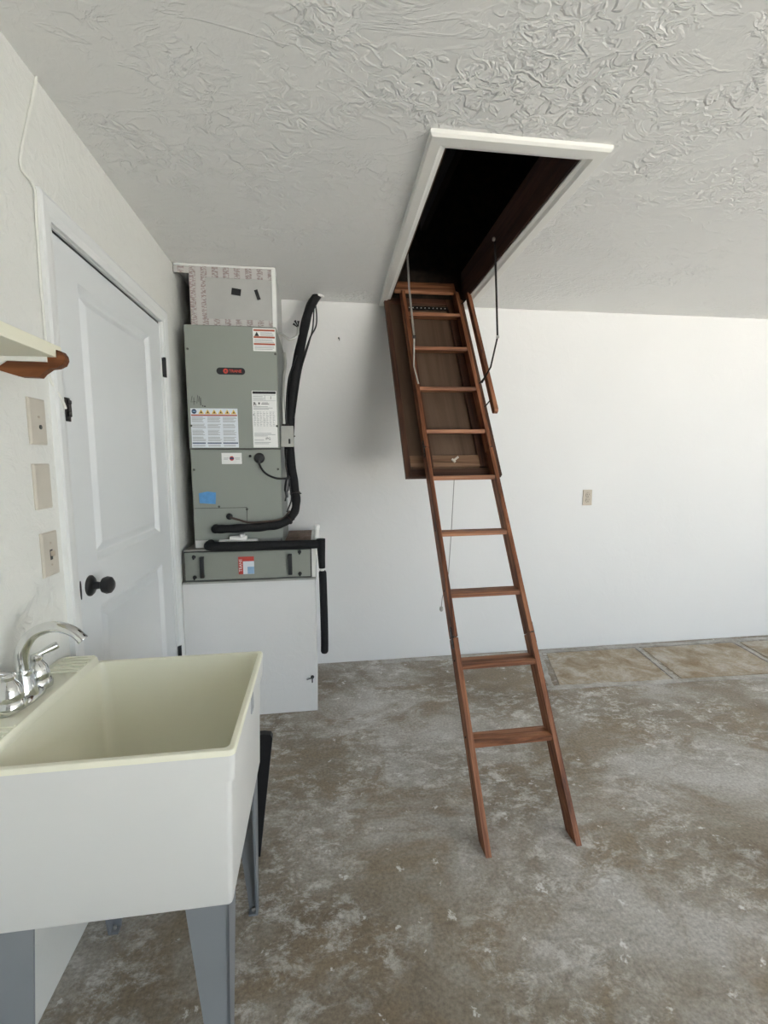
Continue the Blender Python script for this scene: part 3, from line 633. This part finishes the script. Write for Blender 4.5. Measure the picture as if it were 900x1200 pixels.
# disconnect switch box on the cabinet's side, conduit whip above it
sbx = empty('switch_box', (0.565, 2.69, 1.494), 'small grey metal switch box beside the black pipe on the cabinet', 'switch box')
o_ = sbx.location
B(0.5345, 0.600, 2.668, 2.735, 1.494, 1.602, 0.003).build('box', 'galv', sbx, off=o_)
B(0.532, 0.603, 2.664, 2.669, 1.491, 1.605, 0.002).build('cover', 'galv', sbx, off=o_)
B(0.574, 0.584, 2.656, 2.665, 1.508, 1.534, 0.001).build('toggle', 'blackp', sbx, off=o_)
for x in (0.546, 0.568): MB().lathe([(0.007, 0), (0.007, 0.01), (0.005, 0.014)], (x, 2.70, 1.605), (0, 0, 1), 10).build('connector', 'dark_metal', sbx, off=o_)
cw = MB().tube([(0.528, 2.72, 2.112), (0.545, 2.72, 2.106), (0.588, 2.725, 2.078), (0.598, 2.727, 2.079), (0.628, 2.735, 2.098), (0.636, 2.74, 2.115), (0.638, 2.745, 2.15)], 0.0075, 8).build('conduit', 'galv', smooth=True)
tag(cw, 'thin grey bent conduit elbow between duct cabinet and black pipe', 'conduit')
for i, (a_, b_) in enumerate((((0.636, 2.742, 2.148), (0.612, 2.735, 2.165)), ((0.638, 2.742, 2.150), (0.622, 2.738, 2.182)), ((0.640, 2.742, 2.150), (0.640, 2.738, 2.180)))):
    MB().tube([a_, Vector(a_).lerp(Vector(b_), .5), b_], [0.003, 0.004, 0.007], 8).build('wire_end', 'blackp', cw)
sw = MB().tube(spline([(0.549, 2.70, 1.618), (0.546, 2.71, 1.75), (0.552, 2.74, 1.88), (0.560, 2.78, 1.95), (0.556, 2.80, 2.02)], 5), 0.009, 8).build('flexible_conduit', 'galv', smooth=True)
tag(sw, 'slim grey flexible conduit rising from the switch box behind the black pipe', 'conduit')

# condensate drain with black foam and white pipe pieces
dn = empty('drain_pipe', (0.73, 2.55, 0.34), 'black foam wrapped drain pipe crossing the filter cabinet and dropping beside platform', 'pipe')
o_ = dn.location
ph = spline([(0.150, AY+0.002, 0.9715), (0.150, AY-0.050, 0.9715), (0.168, AY-0.071, 0.970), (0.30, AY-0.073, 0.968), (0.45, AY-0.073, 0.967), (0.60, AY-0.073, 0.966), (0.725, AY-0.073, 0.966)])
MB().tube(ph, 0.0235, 14).build('foam_sleeve', 'black', dn, off=o_, smooth=True)
pv = spline([(0.738, AY-0.070, 0.992), (0.739, AY-0.068, 0.94), (0.740, AY-0.062, 0.89), (0.742, AY-0.060, 0.83)])
MB().tube(pv, [0.025-0.0003*i for i in range(len(pv))], 14).build('foam_sleeve', 'black', dn, off=o_, smooth=True)
pv = spline([(0.744, AY-0.058, 0.815), (0.746, AY-0.056, 0.72), (0.748, AY-0.055, 0.55), (0.748, AY-0.056, 0.42), (0.746, AY-0.056, 0.345)])
MB().tube(pv, [0.016]+[0.0215]*(len(pv)-3)+[0.021, 0.016], 14).build('foam_sleeve', 'black', dn, off=o_, smooth=True)
MB().tube([(0.742, AY-0.06, 0.84), (0.744, AY-0.058, 0.80)], 0.0125, 10).build('white_pipe', 'pvc', dn, off=o_)
MB().tube([(0.718, AY-0.030, 0.955), (0.718, AY-0.030, 1.052)], 0.0125, 12).build('vent_stub', 'pvc', dn, off=o_)
MB().lathe([(0.016, 0), (0.017, 0.02), (0.013, 0.026)], (0.718, AY-0.030, 1.040), (0, 0, 1), 12).build('vent_cap', 'label', dn, off=o_)
MB().lathe([(0.017, 0), (0.017, 0.03)], (0.718, AY-0.030, 0.978), (0, 0, 1), 12).build('coupling', 'label', dn, off=o_)
pt = MB(); pt.tube([(0.20, AY-0.025, 0.985), (0.40, AY-0.025, 0.985)], 0.012, 10); pt.lathe([(0.020, -0.045), (0.020, 0.045)], (0.30, AY-0.024, 0.996), (1, 0, 0), 12); pt.lathe([(0.015, 0), (0.015, 0.018), (0.010, 0.021)], (0.32, AY-0.024, 1.005), (0, 0, 1), 10)
pt.build('trap_fitting', 'pvc', dn, off=o_)

# ------------------------------------------------------------------ laundry sink
sk = empty('laundry_sink', (0.28, 1.15, 0.0), 'freestanding cream plastic laundry sink on grey legs against the wall', 'sink')
o_ = sk.location
RZ = 0.850
X0, X1, Y0, Y1 = 0.004, 0.557, 0.903, 1.398
out = [rrect(0.030, 0.536, Y0+0.016, Y1-0.012, 0.008, 0.503), rrect(0.026, 0.5385, Y0+0.012, Y1-0.010, 0.011, 0.510), rrect(0.010, 0.5470, Y0+0.0085, Y1-0.008, 0.011, 0.7800),
       rrect(0.008, 0.5535, Y0+0.0020, Y1-0.0020, 0.012, 0.7825), rrect(X0, X1, Y0, Y1, 0.012, 0.838)]
sh = MB().loft(out, cap0=True, cap1=False).build('tub_shell', 'tub_shade', sk, off=o_, smooth=True)
inn = [rrect(X0, X1, Y0, Y1, 0.012, 0.838), rrect(X0, X1, Y0, Y1, 0.012, 0.845), rrect(X0+0.002, X1-0.002, Y0+0.002, Y1-0.002, 0.011, RZ-0.001), rrect(X0+0.005, X1-0.005, Y0+0.005, Y1-0.005, 0.010, RZ), rrect(0.106, X1-0.0125, Y0+0.0125, Y1-0.0125, 0.012, RZ-0.001), rrect(0.110, X1-0.016, Y0+0.016, Y1-0.016, 0.022, RZ-0.03),
       rrect(0.124, X1-0.034, Y0+0.034, Y1-0.034, 0.035, 0.560), rrect(0.140, X1-0.055, Y0+0.055, Y1-0.055, 0.035, 0.530), rrect(0.30, 0.36, 1.12, 1.18, 0.02, 0.522)]
bs = MB().loft(inn, cap0=False).build('basin', 'tub', sk, off=o_, smooth=True); bs['label'] = 'cream yellow inside of the tub'
MB().lathe([(0.032, 0), (0.030, 0.003), (0.012, 0.003), (0.012, -0.002)], (0.33, 1.15, 0.522), (0, 0, 1), 18).build('drain', 'chrome', sk, off=o_)
# faucet deck, a little higher than the rim, with a chamfered far end and drip ribs
dz0, dz1 = 0.845, 0.870
dl = [rrect(0.003, 0.106, Y0+0.004, Y1-0.004, 0.012, dz0), rrect(0.003, 0.104, Y0+0.012, Y1-0.012, 0.012, dz1-0.004), rrect(0.006, 0.100, Y0+0.016, Y1-0.016, 0.012, dz1)]
MB().loft(dl).build('faucet_deck', 'tub', sk, off=o_, smooth=True)
for k in range(6):
    for y in (1.375-k*0.019, 0.925+k*0.019):
        B(0.022, 0.098, y-0.0045, y+0.0045, dz1-0.001, dz1+0.003, 0.0015, 2).build('drip_rib', 'tub', sk, off=o_)
B(X1-0.0025, X1+0.0006, 1.135, 1.170, 0.795, 0.835).build('maker_plate', 'ink', sk, off=o_)
# four tapering angle legs
for cx, cy, fx, fy, sx_, sy_ in ((0.530, Y0+0.016, 0.514, Y0+0.022, -1, 1), (0.530, Y1-0.012, 0.516, Y1+0.004, -1, -1), (0.072, Y0+0.016, 0.090, Y0+0.022, 1, 1), (0.072, Y1-0.012, 0.078, Y1+0.004, 1, -1)):
    mb = MB(); T = 0.006; wt, wb = 0.088, 0.028; zt = 0.520
    mb.poly([(cx, cy, zt), (cx+sx_*wt, cy, zt), (fx+sx_*wb, fy, 0.0), (fx, fy, 0.0)], (0, sy_*T, 0))
    mb.poly([(cx, cy, zt), (cx, cy+sy_*wt, zt), (fx, fy+sy_*wb, 0.0), (fx, fy, 0.0)], (sx_*T, 0, 0))
    lg = mb.build('leg', 'leg', sk, off=o_)
    MB().poly([(fx, fy, 0.0), (fx+sx_*wb, fy, 0.0), (fx+sx_*wb, fy+sy_*wb, 0.0), (fx, fy+sy_*wb, 0.0)], (0, 0, 0.006)).build('foot', 'leg', lg, off=o_)
    MB().lathe([(0.006, 0), (0.006, 0.006), (0.004, 0.009)], (fx+sx_*0.014, fy+sy_*0.014, 0.006), (0, 0, 1), 8).build('foot_bolt', 'pale_metal', lg, off=o_)
# faucet
fc = empty('faucet', (0.052, 1.140, dz1), 'chrome gooseneck faucet with two lever handles on the sink deck', 'faucet')
o_ = fc.location
fx, fy = 0.052, 1.140
bl = []
for ins, z in ((0, 0), (0, 0.006), (0.004, 0.014), (0.012, 0.020)):
    L = []
    for k in range(36):
        a_ = 2*math.pi*k/36; yy = 0.082*math.cos(a_); w = 0.027+0.006*math.cos(4*a_)*abs(math.cos(a_))
        L.append((fx+(w-ins)*math.sin(a_)*1.05, fy+yy*(1-ins/0.082*0.8), dz1+0.001+z))
    bl.append(L)
MB().loft(bl).build('base_plate', 'chrome', fc, off=o_, smooth=True)
bell = [(0.030, 0.0), (0.031, 0.010), (0.027, 0.020), (0.0255, 0.022), (0.0265, 0.024), (0.026, 0.036), (0.021, 0.052), (0.014, 0.062), (0.0115, 0.066), (0.013, 0.070), (0.0145, 0.074), (0.012, 0.079), (0.0, 0.081)]
for s_ in (-1, 1):
    hnd = MB().lathe(bell, (fx, fy+s_*0.052, dz1+0.006), (0, 0, 1), 24).build('handle', 'chrome', fc, off=o_, smooth=True)
    dx_, dy_ = (0.034, 0.030) if s_ > 0 else (-0.034, -0.014)
    zz = dz1+0.081
    p0 = Vector((fx-dx_*0.15, fy+s_*0.052-dy_*0.15, zz)); p1 = Vector((fx+dx_, fy+s_*0.052+dy_, zz+0.016))
    MB().tube([p0, p0.lerp(p1, .25), p0.lerp(p1, .6), p0.lerp(p1, .92), p1], [0.007, 0.0060, 0.0078, 0.0098, 0.0085], 12).build('lever', 'chrome', hnd, off=o_, smooth=True)
MB().lathe([(0.027, 0), (0.027, 0.010), (0.024, 0.026), (0.0195, 0.050), (0.0175, 0.056), (0.0185, 0.060), (0.0165, 0.066), (0.0, 0.066)], (fx, fy, dz1+0.006), (0, 0, 1), 24).build('spout_collar', 'chrome', fc, off=o_, smooth=True)
sp_ = spline([(fx, fy, dz1+0.06), (fx-0.001, fy, dz1+0.095), (fx+0.004, fy, dz1+0.122), (fx+0.022, fy, dz1+0.150), (fx+0.050, fy, dz1+0.166), (fx+0.082, fy, dz1+0.168), (fx+0.112, fy, dz1+0.156), (fx+0.133, fy, dz1+0.134)])
MB().tube(sp_, [0.0155-0.004*i/len(sp_) for i in range(len(sp_)-3)]+[0.0118, 0.0125, 0.0118], 18).build('spout', 'chrome', fc, off=o_, smooth=True)

# black panel leaning behind the sink
bpn = MB().poly([(0.27, 1.600, 0.0), (0.497, 1.600, 0.0), (0.5575, 1.560, 0.47), (0.552, 1.559, 0.483), (0.53, 1.559, 0.487), (0.33, 1.559, 0.487)], (0, 0.022, 0.002)).build('black_board', 'blackp')
tag(bpn, 'black plastic board standing on the floor behind the laundry sink', 'board')

# ------------------------------------------------------------------ shelf on the left wall
sf = empty('wall_shelf', (0.0, 0.6, 1.628), 'cream painted wall shelf on a brown scrolled bracket above the switches', 'shelf')
o_ = sf.location
B(0.001, 0.200, 0.12, 1.110, 1.629, 1.6545, 0.001).build('shelf_board', 'shelf', sf, off=o_)
def bracket(yb):
    pr = [(0.001, 1.596), (0.080, 1.604), (0.128, 1.589), (0.165, 1.588), (0.172, 1.596), (0.186, 1.606), (0.200, 1.608), (0.212, 1.614), (0.217, 1.624), (0.216, 1.633), (0.211, 1.641), (0.2015, 1.644), (0.2015, 1.6285), (0.001, 1.6285)]
    return MB().poly([(x, yb, z) for x, z in pr], (0, 0.019, 0)).build('bracket', 'bracket', sf, off=o_)
b1 = bracket(1.085); b1['label'] = 'brown stained wooden scroll bracket'
b2 = bracket(0.20)
MB().poly([(0.001, 1.079, 1.594), (0.082, 1.079, 1.602), (0.108, 1.079, 1.6195), (0.184, 1.079, 1.6185), (0.184, 1.079, 1.6285), (0.001, 1.079, 1.6285)], (0, 0.006, 0)).build('cleat', 'wire', sf, off=o_)

# ------------------------------------------------------------------ plates on the left wall, outlet, cable, hooks
def plate(yc, zc, kind, lab):
    t = empty('switch_plate' if kind != 'blank' else 'blank_plate', (0, yc, zc-0.06), lab, 'wall plate'); of = t.location
    w, h = 0.0375, 0.060
    MB().loft([[(0.0005, yc-w, zc-h), (0.0005, yc+w, zc-h), (0.0005, yc+w, zc+h), (0.0005, yc-w, zc+h)], [(0.004, yc-w, zc-h), (0.004, yc+w, zc-h), (0.004, yc+w, zc+h), (0.004, yc-w, zc+h)], [(0.007, yc-w+0.004, zc-h+0.004), (0.007, yc+w-0.004, zc-h+0.004), (0.007, yc+w-0.004, zc+h-0.004), (0.007, yc-w+0.004, zc+h-0.004)]]).build('plate', 'plate2', t, off=of)
    if kind == 'button':
        MB().lathe([(0.006, 0), (0.006, 0.002), (0.004, 0.003)], (0.007, yc+0.006, zc-0.014), (1, 0, 0), 12).build('button', 'screw', t, off=of)
        MB().lathe([(0.0035, 0), (0.0035, 0.0015)], (0.007, yc+0.002, zc+0.012), (1, 0, 0), 10).build('screw', 'plate', t, off=of)
    if kind == 'toggle':
        B(0.007, 0.0075, yc-0.006, yc+0.006, zc-0.016, zc+0.012).build('slot', 'screw', t, off=of)
        B(0.006, 0.016, yc-0.0035, yc+0.0045, zc-0.006, zc+0.008, 0.001).build('toggle', 'plate', t, off=of)
        for q in (-0.030, 0.030): MB().lathe([(0.003, 0), (0.003, 0.0012)], (0.007, yc, zc+q), (1, 0, 0), 8).build('screw', 'plate', t, off=of)
    return t
plate(1.370, 1.520, 'button', 'cream wall plate with a small dark button under the shelf')
plate(1.370, 1.350, 'blank', 'blank cream wall plate between the two switch plates')
plate(1.378, 1.166, 'toggle', 'cream toggle switch plate lowest of the three beside the door')
ot = empty('wall_outlet', (2.678, D, 1.079), 'almond duplex wall outlet on the white back wall', 'outlet'); of = ot.location
B(2.642, 2.714, D-0.006, D-0.0005, 1.079, 1.193, 0.002).build('plate', 'plate', ot, off=of)
for z in (1.155, 1.117):
    rc = MB().lathe([(0.0165, 0), (0.0165, 0.002), (0.015, 0.003)], (2.680, D-0.006, z), (0, -1, 0), 18).build('receptacle', 'plate', ot, off=of)
    h = MB(); h.box(2.672, 2.6745, D-0.0096, D-0.0088, z-0.001, z+0.008); h.box(2.6855, 2.688, D-0.0096, D-0.0088, z-0.001, z+0.008); h.lathe([(0.003, 0), (0.003, 0.0006)], (2.680, D-0.009, z-0.008), (0, -1, 0), 8)
    h.build('slots', 'black_ink', rc, off=of)
    MB().lathe([(0.0172, 0), (0.0178, 0.0012), (0.0165, 0.0012)], (2.680, D-0.0058, z), (0, -1, 0), 18).build('shadow_ring', 'screw', rc, off=of)
cb_ = MB().tube(spline([(0.006, 1.497, 2.4395), (0.005, 1.475, 2.38), (0.004, 1.440, 2.296), (0.005, 1.395, 2.188), (0.005, 1.392, 2.150), (0.007, 1.425, 2.140), (0.008, 1.441, 2.120), (0.006, 1.440, 2.05), (0.005, 1.439, 1.90), (0.006, 1.437, 1.78), (0.005, 1.441, 1.66), (0.012, 1.450, 1.62), (0.020, 1.468, 1.590), (0.021, 1.484, 1.566)], 6), 0.0035, 7).build('painted_cable', 'wire', smooth=True)
tag(cb_, 'thin white painted cable running from ceiling down the door casing', 'cable')
hk = MB(); hk.lathe([(0.006, 0), (0.006, 0.004), (0.003, 0.006), (0.003, 0.022)], (0.883, D-0.0005, 2.212), (0, -1, 0), 10); hk.tube([(0.883, D-0.022, 2.212), (0.886, D-0.030, 2.205), (0.886, D-0.028, 2.190)], 0.003, 6)
tag(hk.build('wall_hook', 'screw'), 'tiny metal hook screwed high into the white back wall', 'hook')
kh = MB(); kh.lathe([(0.010, 0), (0.010, 0.004), (0.004, 0.006), (0.004, 0.014)], (0.676, PF-0.0005, 0.203), (0, -1, 0), 10); kh.tube([(0.676, PF-0.014, 0.203), (0.675, PF-0.014, 0.175)], 0.0035, 6); kh.tube([(0.676, PF-0.012, 0.203), (0.645, PF-0.012, 0.192)], 0.002, 6)
tag(kh.build('platform_hook', 'blackp'), 'small black hook with loose wire low on the white platform', 'hook')
